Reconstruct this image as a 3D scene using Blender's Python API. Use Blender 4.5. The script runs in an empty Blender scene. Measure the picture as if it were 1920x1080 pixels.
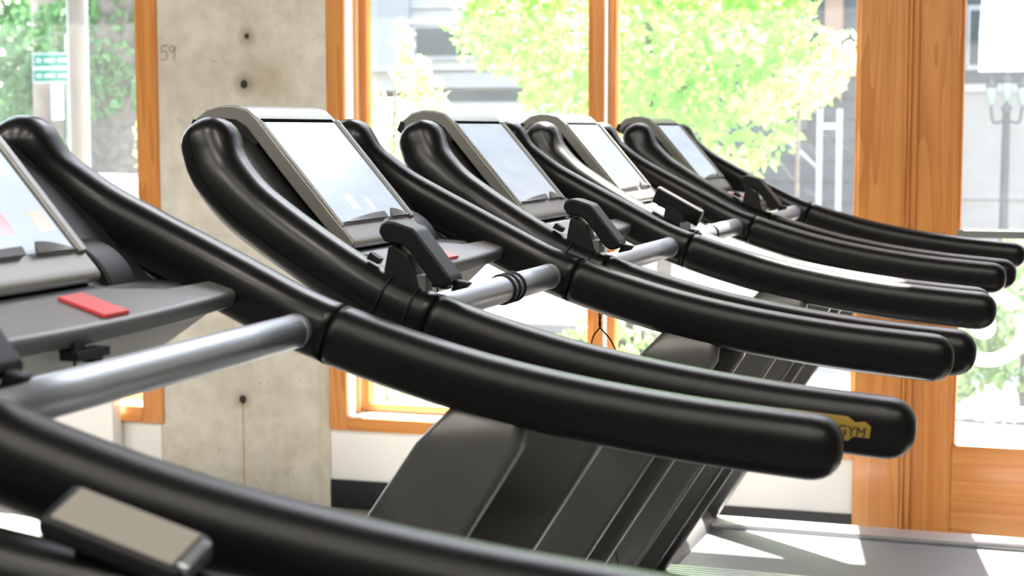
import bpy, math, random
from mathutils import Vector, Matrix
random.seed(7)
R = math.radians
scene = bpy.context.scene
col = scene.collection

# ------------------------------------------------------------------ camera
CAMZ = 1.5
cam_d = bpy.data.cameras.new('camera')
cam = bpy.data.objects.new('camera', cam_d); col.objects.link(cam)
cam.location = (0, 0, CAMZ)
cam.rotation_euler = (math.pi / 2 - 0.0943, 0, 0.3086)
cam_d.sensor_width = 36.0
cam_d.lens = 3148.0 / 1920 * 36
cam_d.clip_end = 300
cam_d.clip_start = 0.05
cam_d.dof.use_dof = True
cam_d.dof.focus_distance = 3.1
cam_d.dof.aperture_fstop = 6.3
scene.camera = cam

# ------------------------------------------------------------------ sky, sun, exposure
SUN_EL, SUN_AZ = R(58), R(9)          # azimuth: towards -X from the wall normal (+Y)
world = bpy.data.worlds.new('world'); scene.world = world
world.use_nodes = True
wn = world.node_tree.nodes; wl = world.node_tree.links
sky = wn.new('ShaderNodeTexSky'); sky.sky_type = 'NISHITA'; sky.sun_disc = False
sky.sun_elevation = SUN_EL; sky.sun_rotation = -SUN_AZ
sky.air_density = 1.0; sky.dust_density = 2.0; sky.ozone_density = 1.0
hs_ = wn.new('ShaderNodeHueSaturation'); hs_.inputs['Saturation'].default_value = .7
wl.new(sky.outputs[0], hs_.inputs['Color']); wl.new(hs_.outputs[0], wn['Background'].inputs[0])
wn['Background'].inputs[1].default_value = 1.6

sun_d = bpy.data.lights.new('sun', 'SUN'); sun_d.energy = 65.0; sun_d.angle = R(0.6); sun_d.color = (1, .96, .88)
sun = bpy.data.objects.new('sun', sun_d); col.objects.link(sun)
sdir = Vector((math.sin(SUN_AZ) * math.cos(SUN_EL), -math.cos(SUN_AZ) * math.cos(SUN_EL), -math.sin(SUN_EL)))
sun.rotation_euler = sdir.to_track_quat('-Z', 'Y').to_euler()
sun.location = -sdir * 30

vs = scene.view_settings
vs.view_transform = 'Standard'; vs.look = 'None'; vs.gamma = 1.0; vs.exposure = 0.0
vs.use_curve_mapping = False

# ------------------------------------------------------------------ helpers
def tag(o, label=None, cat=None, group=None, kind=None):
    if label: o['label'] = label
    if cat: o['category'] = cat
    if group: o['group'] = group
    if kind: o['kind'] = kind
    return o

def link(name, data, mat=None, parent=None):
    o = bpy.data.objects.new(name, data); col.objects.link(o)
    if mat is not None and data is not None and not data.materials: data.materials.append(mat)
    if parent is not None: o.parent = parent
    return o

def empty(name, loc=(0, 0, 0), rz=0, parent=None):
    o = bpy.data.objects.new(name, None); col.objects.link(o)
    o.location = loc; o.rotation_euler = (0, 0, rz); o.empty_display_size = .1
    if parent is not None: o.parent = parent
    return o

class MB:
    def __init__(s): s.v = []; s.f = []
    def add(s, vs_, fs):
        b = len(s.v); s.v += [tuple(p) for p in vs_]; s.f += [tuple(i + b for i in f) for f in fs]; return s
    def box(s, x0, x1, y0, y1, z0, z1):
        v = [(x, y, z) for z in (z0, z1) for y in (y0, y1) for x in (x0, x1)]
        return s.add(v, [(0, 2, 3, 1), (4, 5, 7, 6), (0, 1, 5, 4), (2, 6, 7, 3), (0, 4, 6, 2), (1, 3, 7, 5)])
    def prism(s, poly, a, b, axis='y'):
        """poly: 2D points; axis y -> (x,z) extruded in y; z -> (x,y); x -> (y,z)"""
        n = len(poly)
        def P(p, t):
            return (p[0], t, p[1]) if axis == 'y' else (p[0], p[1], t) if axis == 'z' else (t, p[0], p[1])
        v = [P(p, a) for p in poly] + [P(p, b) for p in poly]
        f = [tuple(range(n)), tuple(range(2 * n - 1, n - 1, -1))]
        f += [(i, i + n, (i + 1) % n + n, (i + 1) % n) for i in range(n)]
        return s.add(v, f)
    def rings(s, rings, cap=True, closed=False):
        n = len(rings[0]); b = len(s.v)
        for r in rings: s.v += [tuple(p) for p in r]
        m = len(rings)
        for k in range(m if closed else m - 1):
            k2 = (k + 1) % m
            for i in range(n):
                j = (i + 1) % n
                s.f.append((b + k * n + i, b + k * n + j, b + k2 * n + j, b + k2 * n + i))
        if cap and not closed:
            s.f.append(tuple(b + i for i in range(n - 1, -1, -1)))
            s.f.append(tuple(b + (m - 1) * n + i for i in range(n)))
        return s
    def tube(s, pts, r, n=10, closed=False, taper=None):
        pts = [Vector(p) for p in pts]; rs = []
        m = len(pts); up = None
        for i, p in enumerate(pts):
            if closed: t = pts[(i + 1) % m] - pts[i - 1]
            else: t = pts[min(i + 1, m - 1)] - pts[max(i - 1, 0)]
            t.normalize()
            if up is None:
                up = t.orthogonal().normalized()
            up = (up - t * up.dot(t)).normalized()
            b = t.cross(up)
            rr = r if taper is None else r + (taper - r) * i / (m - 1)
            rs.append([p + (up * math.cos(2 * math.pi * k / n) + b * math.sin(2 * math.pi * k / n)) * rr for k in range(n)])
        return s.rings(rs, closed=closed)
    def lathe(s, prof, c=(0, 0, 0), n=20):
        return s.rings([[(c[0] + r * math.cos(2 * math.pi * k / n), c[1] + r * math.sin(2 * math.pi * k / n), c[2] + z) for k in range(n)] for r, z in prof])
    def mesh(s, name, smooth=False, mat=None):
        me = bpy.data.meshes.new(name); me.from_pydata(s.v, [], s.f); me.validate()
        import bmesh as _b
        bm = _b.new(); bm.from_mesh(me); _b.ops.recalc_face_normals(bm, faces=bm.faces); bm.to_mesh(me); bm.free()
        if smooth:
            for p in me.polygons: p.use_smooth = True
        if mat: me.materials.append(mat)
        return me
    def build(s, name, mat, parent=None, smooth=False, bevel=0, seg=2):
        o = link(name, s.mesh(name, smooth), mat, parent)
        if bevel: bev(o, bevel, seg)
        return o

def bev(o, w, seg=2):
    m = o.modifiers.new('bevel', 'BEVEL'); m.width = w; m.segments = seg; m.limit_method = 'ANGLE'; m.angle_limit = R(35)
    for p in o.data.polygons: p.use_smooth = True
    w_ = o.modifiers.new('wn', 'WEIGHTED_NORMAL'); w_.keep_sharp = True
    return o

def lerp(a, b, t): return a + (b - a) * t

def catmull(pts, per=6):
    out = []
    P = [Vector(p) for p in pts]
    for i in range(len(P) - 1):
        p0 = P[i - 1] if i else P[0] * 2 - P[1]
        p1, p2 = P[i], P[i + 1]
        p3 = P[i + 2] if i + 2 < len(P) else P[-1] * 2 - P[-2]
        for k in range(per):
            t = k / per
            out.append(.5 * ((2 * p1) + (p2 - p0) * t + (2 * p0 - 5 * p1 + 4 * p2 - p3) * t * t + (3 * p1 - p0 - 3 * p2 + p3) * t ** 3))
    out.append(P[-1]); return out

# ------------------------------------------------------------------ materials
def mat_new(name):
    m = bpy.data.materials.new(name); m.use_nodes = True
    nt = m.node_tree; return m, nt, nt.nodes, nt.links, nt.nodes['Principled BSDF']

def simple(name, c, rough=.5, metal=0, spec=.5, bump=0, bscale=400, coat=0, var=0, vscale=8, emit=None, es=1):
    m, nt, n, l, b = mat_new(name)
    b.inputs['Base Color'].default_value = (*c, 1); b.inputs['Roughness'].default_value = rough
    b.inputs['Metallic'].default_value = metal; b.inputs['Specular IOR Level'].default_value = spec
    b.inputs['Coat Weight'].default_value = coat; b.inputs['Coat Roughness'].default_value = .12
    if emit:
        b.inputs['Emission Color'].default_value = (*emit, 1); b.inputs['Emission Strength'].default_value = es
    tc = n.new('ShaderNodeTexCoord')
    if var:
        no = n.new('ShaderNodeTexNoise'); no.inputs['Scale'].default_value = vscale; no.inputs['Detail'].default_value = 4
        l.new(tc.outputs['Object'], no.inputs['Vector'])
        r = n.new('ShaderNodeValToRGB')
        r.color_ramp.elements[0].position = .3; r.color_ramp.elements[1].position = .7
        r.color_ramp.elements[0].color = (*[x * (1 - var) for x in c], 1); r.color_ramp.elements[1].color = (*[min(1, x * (1 + var)) for x in c], 1)
        l.new(no.outputs['Fac'], r.inputs[0]); l.new(r.outputs[0], b.inputs['Base Color'])
    if bump:
        no = n.new('ShaderNodeTexNoise'); no.inputs['Scale'].default_value = bscale
        l.new(tc.outputs['Object'], no.inputs['Vector'])
        bp = n.new('ShaderNodeBump'); bp.inputs['Strength'].default_value = bump; bp.inputs['Distance'].default_value = .002
        l.new(no.outputs['Fac'], bp.inputs['Height']); l.new(bp.outputs[0], b.inputs['Normal'])
    return m

def wood(name, c1, c2, axis='z', coat=.25):
    m, nt, n, l, b = mat_new(name)
    tc = n.new('ShaderNodeTexCoord'); mp = n.new('ShaderNodeMapping')
    s = {'z': (1, 1, .05), 'x': (.05, 1, 1)}[axis]
    mp.inputs['Scale'].default_value = s
    l.new(tc.outputs['Object'], mp.inputs[0])
    no = n.new('ShaderNodeTexNoise'); no.inputs['Scale'].default_value = 7; no.inputs['Detail'].default_value = 2; no.inputs['Distortion'].default_value = .6
    l.new(mp.outputs[0], no.inputs['Vector'])
    mul = n.new('ShaderNodeMath'); mul.operation = 'MULTIPLY'; mul.inputs[1].default_value = 11
    l.new(no.outputs['Fac'], mul.inputs[0])
    fr = n.new('ShaderNodeMath'); fr.operation = 'FRACT'; l.new(mul.outputs[0], fr.inputs[0])
    fine = n.new('ShaderNodeTexNoise'); fine.inputs['Scale'].default_value = 90; fine.inputs['Detail'].default_value = 3
    l.new(mp.outputs[0], fine.inputs['Vector'])
    mx = n.new('ShaderNodeMath'); mx.operation = 'MULTIPLY_ADD'; mx.inputs[1].default_value = .55
    l.new(fr.outputs[0], mx.inputs[0])
    f2 = n.new('ShaderNodeMath'); f2.operation = 'MULTIPLY'; f2.inputs[1].default_value = .5; l.new(fine.outputs['Fac'], f2.inputs[0])
    l.new(f2.outputs[0], mx.inputs[2])
    r = n.new('ShaderNodeValToRGB')
    r.color_ramp.elements[0].position = .15; r.color_ramp.elements[1].position = .95
    r.color_ramp.elements[0].color = (*c1, 1); r.color_ramp.elements[1].color = (*c2, 1)
    l.new(mx.outputs[0], r.inputs[0]); l.new(r.outputs[0], b.inputs['Base Color'])
    b.inputs['Roughness'].default_value = .38; b.inputs['Coat Weight'].default_value = coat; b.inputs['Coat Roughness'].default_value = .15
    return m

def concrete_mat():
    m, nt, n, l, b = mat_new('raw_concrete')
    tc = n.new('ShaderNodeTexCoord')
    def noise(scale, detail=5, vec=None, rough=.55):
        x = n.new('ShaderNodeTexNoise'); x.inputs['Scale'].default_value = scale; x.inputs['Detail'].default_value = detail; x.inputs['Roughness'].default_value = rough
        l.new(vec or tc.outputs['Object'], x.inputs['Vector']); return x.outputs['Fac']
    def ramp(fac, stops):
        r = n.new('ShaderNodeValToRGB'); e = r.color_ramp.elements
        e[0].position, e[0].color = stops[0][0], (*stops[0][1], 1); e[1].position, e[1].color = stops[1][0], (*stops[1][1], 1)
        for p, c in stops[2:]:
            k = e.new(p); k.color = (*c, 1)
        l.new(fac, r.inputs[0]); return r.outputs[0]
    def mul(a, c, f=1.0):
        x = n.new('ShaderNodeMix'); x.data_type = 'RGBA'; x.blend_type = 'MULTIPLY'
        if isinstance(f, float): x.inputs[0].default_value = f
        else: l.new(f, x.inputs[0])
        l.new(a, x.inputs[6]); 
        if isinstance(c, tuple): x.inputs[7].default_value = (*c, 1)
        else: l.new(c, x.inputs[7])
        return x.outputs[2]
    base = ramp(noise(3.2, 6), [(.3, (.55, .515, .435)), (.72, (.70, .67, .59))])
    base = mul(base, ramp(noise(14, 6), [(.3, (.82, .81, .78)), (.6, (1, 1, 1))]))
    # pour drips running down
    mp = n.new('ShaderNodeMapping'); mp.inputs['Scale'].default_value = (14, 14, .7); l.new(tc.outputs['Object'], mp.inputs[0])
    base = mul(base, ramp(noise(1.0, 4, mp.outputs[0]), [(.60, (1, 1, 1)), (.74, (.84, .77, .64))]))
    # bug holes
    vo = n.new('ShaderNodeTexVoronoi'); vo.inputs['Scale'].default_value = 26; l.new(tc.outputs['Object'], vo.inputs['Vector'])
    hole = ramp(vo.outputs['Distance'], [(.05, (0, 0, 0)), (.13, (1, 1, 1))])
    msk = ramp(noise(6, 3), [(.5, (1, 1, 1)), (.56, (0, 0, 0))])
    mx = n.new('ShaderNodeMix'); mx.data_type = 'RGBA'; mx.blend_type = 'LIGHTEN'; mx.inputs[0].default_value = 1
    l.new(hole, mx.inputs[6]); l.new(msk, mx.inputs[7])
    base = mul(base, mx.outputs[2], .55)
    # brownish stains round the tie holes and a rust run below the lowest
    sep = n.new('ShaderNodeSeparateXYZ'); l.new(tc.outputs['Object'], sep.inputs[0])
    for (hx, hz, rad, dark) in ((-3.025, 1.865, .05, .55), (-3.04, 1.677, .06, .5), (-3.066, .416, .05, .6), (-2.93, 1.7, .12, .8)):
        d = n.new('ShaderNodeVectorMath'); d.operation = 'DISTANCE'
        cm = n.new('ShaderNodeCombineXYZ'); l.new(sep.outputs[0], cm.inputs[0]); l.new(sep.outputs[2], cm.inputs[2])
        l.new(cm.outputs[0], d.inputs[0]); d.inputs[1].default_value = (hx, 0, hz)
        dv = n.new('ShaderNodeMath'); dv.operation = 'DIVIDE'; l.new(d.outputs['Value'], dv.inputs[0]); dv.inputs[1].default_value = rad
        base = mul(base, ramp(dv.outputs[0], [(.15, (dark, dark * .92, dark * .8)), (1.0, (1, 1, 1))]))
    ax = n.new('ShaderNodeMath'); ax.operation = 'ADD'; ax.inputs[1].default_value = 3.066; l.new(sep.outputs[0], ax.inputs[0])
    ab = n.new('ShaderNodeMath'); ab.operation = 'ABSOLUTE'; l.new(ax.outputs[0], ab.inputs[0])
    zl = n.new('ShaderNodeMath'); zl.operation = 'GREATER_THAN'; zl.inputs[1].default_value = .416; l.new(sep.outputs[2], zl.inputs[0])
    s2 = n.new('ShaderNodeMath'); s2.operation = 'ADD'; l.new(ab.outputs[0], s2.inputs[0]); l.new(zl.outputs[0], s2.inputs[1])
    base = mul(base, ramp(s2.outputs[0], [(.002, (.78, .55, .38)), (.006, (1, 1, 1))]))
    l.new(base, b.inputs['Base Color']); b.inputs['Roughness'].default_value = .85; b.inputs['Specular IOR Level'].default_value = .25
    bp = n.new('ShaderNodeBump'); bp.inputs['Strength'].default_value = .4; bp.inputs['Distance'].default_value = .004
    l.new(mx.outputs[2], bp.inputs['Height']); l.new(bp.outputs[0], b.inputs['Normal'])
    return m

def glass_mat(name, haze=.07, tint=(1, 1, 1)):
    m, nt, n, l, b = mat_new(name); n.remove(b)
    out = n['Material Output']
    tr = n.new('ShaderNodeBsdfTransparent'); tr.inputs[0].default_value = (*tint, 1)
    gl = n.new('ShaderNodeBsdfGlossy'); gl.inputs['Roughness'].default_value = .02
    lw = n.new('ShaderNodeLayerWeight'); pw = n.new('ShaderNodeMath'); pw.operation = 'POWER'; pw.inputs[1].default_value = 4
    l.new(lw.outputs['Facing'], pw.inputs[0])
    fr = n.new('ShaderNodeMath'); fr.operation = 'MULTIPLY_ADD'; fr.inputs[1].default_value = .6; fr.inputs[2].default_value = .03; l.new(pw.outputs[0], fr.inputs[0])
    m1 = n.new('ShaderNodeMixShader'); l.new(fr.outputs[0], m1.inputs[0]); l.new(tr.outputs[0], m1.inputs[1]); l.new(gl.outputs[0], m1.inputs[2])
    # milky scatter put into the pane to imitate veiling glare
    tc = n.new('ShaderNodeTexCoord'); no = n.new('ShaderNodeTexNoise'); no.inputs['Scale'].default_value = 5; no.inputs['Detail'].default_value = 6
    l.new(tc.outputs['Object'], no.inputs['Vector'])
    mr = n.new('ShaderNodeMapRange'); mr.inputs[3].default_value = haze * .6; mr.inputs[4].default_value = haze * 1.4; l.new(no.outputs['Fac'], mr.inputs[0])
    tl = n.new('ShaderNodeBsdfTranslucent'); tl.inputs[0].default_value = (.95, .97, 1, 1)
    m2 = n.new('ShaderNodeMixShader'); l.new(mr.outputs[0], m2.inputs[0]); l.new(m1.outputs[0], m2.inputs[1]); l.new(tl.outputs[0], m2.inputs[2])
    l.new(m2.outputs[0], out.inputs[0])
    return m

def leaf_mat(name, c1, c2, trans=.55):
    m, nt, n, l, b = mat_new(name); n.remove(b); out = n['Material Output']
    ge = n.new('ShaderNodeNewGeometry'); r = n.new('ShaderNodeValToRGB')
    r.color_ramp.elements[0].color = (*c1, 1); r.color_ramp.elements[1].color = (*c2, 1)
    l.new(ge.outputs['Random Per Island'], r.inputs[0])
    d = n.new('ShaderNodeBsdfDiffuse'); t = n.new('ShaderNodeBsdfTranslucent'); g = n.new('ShaderNodeBsdfGlossy'); g.inputs['Roughness'].default_value = .4
    l.new(r.outputs[0], d.inputs[0]); l.new(r.outputs[0], t.inputs[0])
    mx = n.new('ShaderNodeMixShader'); mx.inputs[0].default_value = trans; l.new(d.outputs[0], mx.inputs[1]); l.new(t.outputs[0], mx.inputs[2])
    m3 = n.new('ShaderNodeMixShader'); m3.inputs[0].default_value = .04; l.new(mx.outputs[0], m3.inputs[1]); l.new(g.outputs[0], m3.inputs[2])
    l.new(m3.outputs[0], out.inputs[0]); return m

M = {}
M['arm'] = simple('satin_black_plastic', (.0045, .0043, .004), .30, spec=.30)
M['grip'] = simple('black_grip_rubber', (.0045, .0043, .004), .32, spec=.26, bump=.10, bscale=1400)
M['seam'] = simple('seam_black', (.001, .001, .001), .9, spec=.02)
M['matte_black'] = simple('matte_black_plastic', (.008, .008, .008), .5, spec=.35)
M['console'] = simple('warm_grey_metallic_plastic', (.21, .204, .182), .36, metal=.35, spec=.5)
M['fin'] = simple('dark_grey_plastic', (.10, .10, .098), .45)
M['column'] = simple('grey_painted_column', (.075, .075, .068), .36, metal=.2)
M['steel'] = simple('brushed_steel', (.40, .425, .45), .40, metal=.92, bump=.03, bscale=600)
M['tray'] = simple('grey_tray_plastic', (.11, .11, .107), .40, metal=.2)
M['housing'] = simple('pale_grey_plastic', (.80, .80, .74), .5)
M['beige'] = simple('beige_reflection_tone', (.24, .22, .19), .4)
M['red'] = simple('red_stop_tag', (.62, .05, .055), .4)
M['rubber'] = simple('black_rubber', (.004, .004, .0045), .5, spec=.3)
M['belt'] = simple('running_belt', (.075, .077, .082), .5, spec=.4, bump=.1, bscale=700)
M['alu'] = simple('aluminium_rail', (.55, .56, .58), .3, metal=.8)
M['hood'] = simple('motor_hood_grey', (.10, .10, .1), .4)
M['device'] = simple('charcoal_device', (.006, .0065, .007), .4, spec=.22)
M['gold'] = simple('yellow_badge', (.24, .155, .022), .5)
M['badge_text'] = simple('badge_black', (.01, .008, .004), .6)
M['cable'] = simple('brown_cable', (.035, .012, .008), .5)
M['white'] = simple('white_wall_paint', (.80, .80, .78), .6, var=.02, vscale=3)
M['white_gloss'] = simple('white_enamel_and_sunlit_wood', (.82, .82, .80), .35)  # enamel; on the sills it carries the white of sunlit timber
M['black_base'] = simple('black_baseboard', (.008, .010, .014), .45)
M['floor'] = simple('grey_rubber_floor', (.26, .255, .24), .6, var=.1, vscale=40)
M['ceiling'] = simple('dark_loft_ceiling', (.06, .06, .06), .8)
M['room_grey'] = simple('charcoal_room_paint', (.09, .088, .085), .7)
M['wood_v'] = wood('fir_vertical', (.46, .155, .028), (.66, .285, .07), 'z')
M['wood_h'] = wood('fir_horizontal', (.46, .155, .028), (.66, .285, .07), 'x')
M['concrete'] = concrete_mat()
M['pencil'] = simple('pencil_grey', (.12, .115, .10), .9)
M['hole'] = simple('tie_hole_dark', (.03, .025, .02), .95)
M['glass'] = glass_mat('window_glass', .009)
M['decal'] = simple('white_vinyl', (.88, .88, .88), .5)
M['pale_post'] = simple('pale_grey_paint', (.17, .175, .17), .5)
M['pavement'] = simple('pale_pavement', (.42, .41, .39), .9, var=.12, vscale=2)
M['asphalt'] = simple('asphalt', (.16, .16, .165), .9, var=.15, vscale=6)
M['siding'] = simple('light_grey_siding', (.42, .42, .405), .8)
M['siding_dk'] = simple('slate_grey_siding', (.06, .066, .072), .8, var=.12, vscale=5)
M['stone'] = simple('pale_stone', (.24, .23, .22), .85, var=.1, vscale=3)
M['pilaster'] = simple('grey_pilaster', (.33, .34, .35), .8)
M['brown'] = simple('brown_timber', (.23, .16, .12), .8)
M['pane_dark'] = simple('dark_window_pane', (.05, .065, .07), .12)
M['bark'] = simple('grey_bark', (.10, .09, .08), .95, var=.3, vscale=14)
M['timber_pole'] = simple('weathered_timber', (.26, .22, .185), .9, var=.15, vscale=6)
M['sign_green'] = simple('street_sign_green', (.0, .11, .07), .5)
M['sign_white'] = simple('sign_white', (.32, .335, .34), .5)
M['car_white'] = simple('white_car_paint', (.75, .77, .80), .2, coat=.6)
M['car_grey'] = simple('silver_car_paint', (.40, .42, .44), .25, coat=.6)
M['tyre'] = simple('tyre', (.02, .02, .02), .8)
M['iron'] = simple('dark_iron', (.05, .055, .06), .5)
M['lantern'] = simple('lantern_glass', (.22, .27, .26), .2)
M['leaf'] = leaf_mat('fresh_green_leaves', (.18, .45, .06), (.48, .74, .22), .6)
M['leaf_dk'] = leaf_mat('deep_green_leaves', (.07, .19, .06), (.16, .32, .12), .5)
M['leaf_pale'] = leaf_mat('cream_sunlit_leaves', (.30, .38, .12), (.54, .56, .31), .5)  # cream leaf tone with sunlit overexposure put into the colour
M['leaf_ivy'] = leaf_mat('ivy_leaves', (.09, .20, .06), (.25, .38, .16), .4)
M['decal'] = leaf_mat('white_vinyl_film', (.9, .9, .9), (.9, .9, .9), .55)

# screen: glowing pale display with faint diagonal streaks
def screen_mat():
    m, nt, n, l, b = mat_new('lit_touch_screen')
    tc = n.new('ShaderNodeTexCoord'); mp = n.new('ShaderNodeMapping'); mp.inputs['Rotation'].default_value = (0, .5, .9); mp.inputs['Scale'].default_value = (30, 7, 10)
    l.new(tc.outputs['Object'], mp.inputs[0])
    no = n.new('ShaderNodeTexNoise'); no.inputs['Scale'].default_value = 1.0; no.inputs['Detail'].default_value = 3; l.new(mp.outputs[0], no.inputs['Vector'])
    r = n.new('ShaderNodeValToRGB'); r.color_ramp.elements[0].position = .35; r.color_ramp.elements[1].position = .7
    r.color_ramp.elements[0].color = (.50, .59, .69, 1); r.color_ramp.elements[1].color = (.60, .68, .77, 1)
    l.new(no.outputs['Fac'], r.inputs[0])
    b.inputs['Base Color'].default_value = (.03, .035, .04, 1); b.inputs['Roughness'].default_value = .18
    l.new(r.outputs[0], b.inputs['Emission Color']); b.inputs['Emission Strength'].default_value = 1.12
    b.inputs['Specular IOR Level'].default_value = .12
    return m
M['screen'] = screen_mat()
M['tile_pale'] = simple('screen_tile_pale', (.05, .05, .05), .1, emit=(.85, .88, .9), es=.95)
M['tile_pink'] = simple('screen_tile_pink', (.05, .05, .05), .1, emit=(.75, .40, .45), es=.9)
M['tile_teal'] = simple('screen_tile_teal', (.05, .05, .05), .1, emit=(.45, .75, .72), es=.9)
M['tile_cream'] = simple('screen_tile_cream', (.05, .05, .05), .1, emit=(.80, .76, .62), es=.9)
M['lamp_glow'] = simple('fill_globe_glow', (.8, .8, .8), .6, emit=(1, .93, .82), es=10)

# ------------------------------------------------------------------ room shell
YW = 6.06; WT = 0.25; YO = YW + WT
HEAD, CL0, CL1, CEIL = 2.08, 3.9, 5.25, 5.7
XL, XR, YB = -7.5, 4.5, -4.5
def struct(o): o['kind'] = 'structure'; return o
struct(MB().box(XL - .2, XR + .2, YB - .2, YO, -.12, 0).build('floor', M['floor']))
struct(MB().box(XL - .2, XR + .2, YB - .2, YO + .05, CEIL, CEIL + .2).build('ceiling', M['ceiling']))
struct(MB().box(XL - .2, XL, YB, YW, 0, CEIL).build('wall_left', M['room_grey']))
struct(MB().box(XR, XR + .2, YB, YW, 0, CEIL).build('wall_right', M['room_grey']))
struct(MB().box(XL - .2, XR + .2, YB - .2, YB, 0, CEIL).build('wall_back', M['room_grey']))
LW0, LW1 = -6.6, -3.519            # left window opening
P0, P1 = -3.44, -2.686              # concrete pillar
W0, W1 = -2.609, -.64               # middle window opening
D0, D1 = -.443, .72                 # door leaf
wf = MB()
wf.box(XL, LW0, YW, YO, 0, CEIL)
wf.box(LW0, P0, YW, YO, 0, .335)
wf.box(P1, W1 + .02, YW, YO, 0, .345)
for a, b in ((LW0, LW1), (W0, W1), (D0, D1)): wf.box(a, b, YW, YO, HEAD + (.07 if a == D0 else 0), HEAD + .16)
wf.box(LW1 + .02, P0, YW, YO, .335, CEIL); wf.box(P1, W0 - .02, YW, YO, .345, CEIL); wf.box(W1 + .02, D0, YW, YO, 0, CEIL)
for a, b in ((LW1, LW1 + .02), (W0 - .02, W0), (W1, W1 + .02)): wf.box(a, b, YW, YO, HEAD, CEIL)
for a, b in ((LW0, LW1), (W0, W1), (D0, D1)): wf.box(a, b, YW, YO, CL1, CEIL)
wf.box(D1, XR, YW, YO, 0, CEIL)
struct(wf.build('wall_front', M['white']))
# the concrete pillar
pil = struct(MB().box(P0, P1, YW - .012, YO + .05, 0, CEIL).build('wall_pillar', M['concrete']))
for hx, hz, hr in ((-3.025, 1.865, .009), (-3.04, 1.677, .014), (-3.066, .416, .014)):
    h = MB()
    h.rings([[(hx + r_ * math.cos(t * .5236), YW - .012 + d_, hz + r_ * math.sin(t * .5236) * 1.1) for t in range(12)] for r_, d_ in ((hr * 1.15, -.0008), (hr, -.0014), (hr * .5, -.0006))])
    h.build('tie_hole', M['hole'], pil)
# pencilled number
def strokes(name, paths, mat, parent, r, fn):
    mb = MB()
    for p in paths: mb.tube([fn(*q) for q in catmull([(x, y, 0) for x, y in p], 5)] if False else [fn(q[0], q[1]) for q in catmull([(x, y, 0) for x, y in p], 5)], r, 5)
    return mb.build(name, mat, parent)
strokes('pencil_number', [[(.55, .95), (.15, .9), (.1, .55), (.45, .6), (.6, .3), (.4, .02), (.05, .08)], [(1.25, .75), (1.0, .95), (.8, .75), (.95, .52), (1.25, .7), (1.3, .9), (1.25, .45), (1.22, .0)]],
        M['pencil'], pil, .0016, lambda a, b: (-3.408 + a * .05, YW - .0125, 1.775 + b * .062))
struct(MB().box(P1, W1, YW - .014, YW, 0, .114).build('baseboard_front', M['black_base'], bevel=.003))
struct(MB().box(LW0, P0, YW - .014, YW, 0, .114).build('baseboard_left', M['black_base'], bevel=.003))

# wooden windows
def board(name, x0, x1, y0, y1, z0, z1, parent, horiz=False, bv=.004):
    return MB().box(x0, x1, y0, y1, z0, z1).build(name, M['wood_h' if horiz else 'wood_v'], parent, bevel=bv)
def pane(x0, x1, y, z0, z1, parent):
    return MB().box(x0, x1, y, y + .006, z0, z1).build('glass_pane', M['glass'], parent)

w1 = struct(empty('window_1')); w1['label'] = 'tall timber framed window behind the treadmills, split by a mullion'
CP = YW - .024
board('casing_board', -2.683, W0, CP, YW, .316, HEAD + .07, w1)
board('casing_board', W0, W1, CP, YW, .316, .369, w1, True)
board('casing_board', W0, W1, CP, YW, HEAD, HEAD + .07, w1, True)
MB().box(W0 - .02, W0, YW, YO, .345, HEAD).build('jamb', M['white_gloss'], w1, bevel=.003)
MB().box(W1, W1 + .02, YW, YO, .345, HEAD).build('jamb', M['white_gloss'], w1, bevel=.003)
MB().box(-1.597, -1.592, YW + .087, YW + .195, .40, HEAD - .03).build('mullion_strip', M['white_gloss'], w1)  # separate thin white strip down the mullion's right side
board('stop_bead', W0, W0 + .010, YW + .075, YW + .10, .369, HEAD, w1, bv=.002)
MB().box(W0, W1, YW + .002, YO + .03, .345, .3685).build('window_sill', M['white_gloss'], w1, bevel=.004)  # glare of sunlit timber put into the sill's white colour
board('sash_stile', W0, W0 + .032, YW + .13, YW + .19, .369, HEAD, w1)
board('sash_stile', W1 - .032, W1, YW + .13, YW + .19, .369, HEAD, w1)
board('sash_stile', -1.672, -1.640, YW + .13, YW + .19, .40, HEAD, w1)
board('sash_stile', -1.592, -1.562, YW + .13, YW + .19, .40, HEAD, w1)
board('mullion', -1.640, -1.597, YW + .085, YW + .20, .369, HEAD, w1)
board('sash_rail', W0 + .032, -1.672, YW + .13, YW + .19, .369, .402, w1, True)
board('sash_rail', -1.562, W1 - .032, YW + .13, YW + .19, .369, .402, w1, True)
board('sash_rail', W0 + .032, W1 - .032, YW + .13, YW + .19, HEAD - .03, HEAD, w1, True)
pane(W0 + .032, -1.672, YW + .158, .402, HEAD - .03, w1)
pane(-1.562, W1 - .032, YW + .158, .402, HEAD - .03, w1)

w2 = struct(empty('window_2')); w2['label'] = 'timber framed window left of the concrete pillar'
board('casing_board', LW1, -3.422, CP, YW, .299, HEAD + .07, w2)
board('casing_board', LW0, LW1, CP, YW, .299, .366, w2, True)
board('casing_board', LW0, LW1, CP, YW, HEAD, HEAD + .07, w2, True)
board('jamb', LW1, LW1 + .02, YW, YO, .335, HEAD, w2)
board('jamb', LW0 - .02, LW0, YW, YO, .335, HEAD, w2)
MB().box(LW0, LW1, YW + .002, YO + .03, .335, .3655).build('window_sill', M['white_gloss'], w2, bevel=.004)  # white here also stands for sunlight on the sill
board('sash_rail', LW0, LW1, YW + .13, YW + .19, .366, .40, w2, True)
board('sash_rail', LW0, LW1, YW + .13, YW + .19, HEAD - .03, HEAD, w2, True)
board('mullion', -5.35, -5.27, YW + .085, YW + .2, .366, HEAD, w2)
pane(LW0, -5.35, YW + .158, .40, HEAD - .03, w2)
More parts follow.
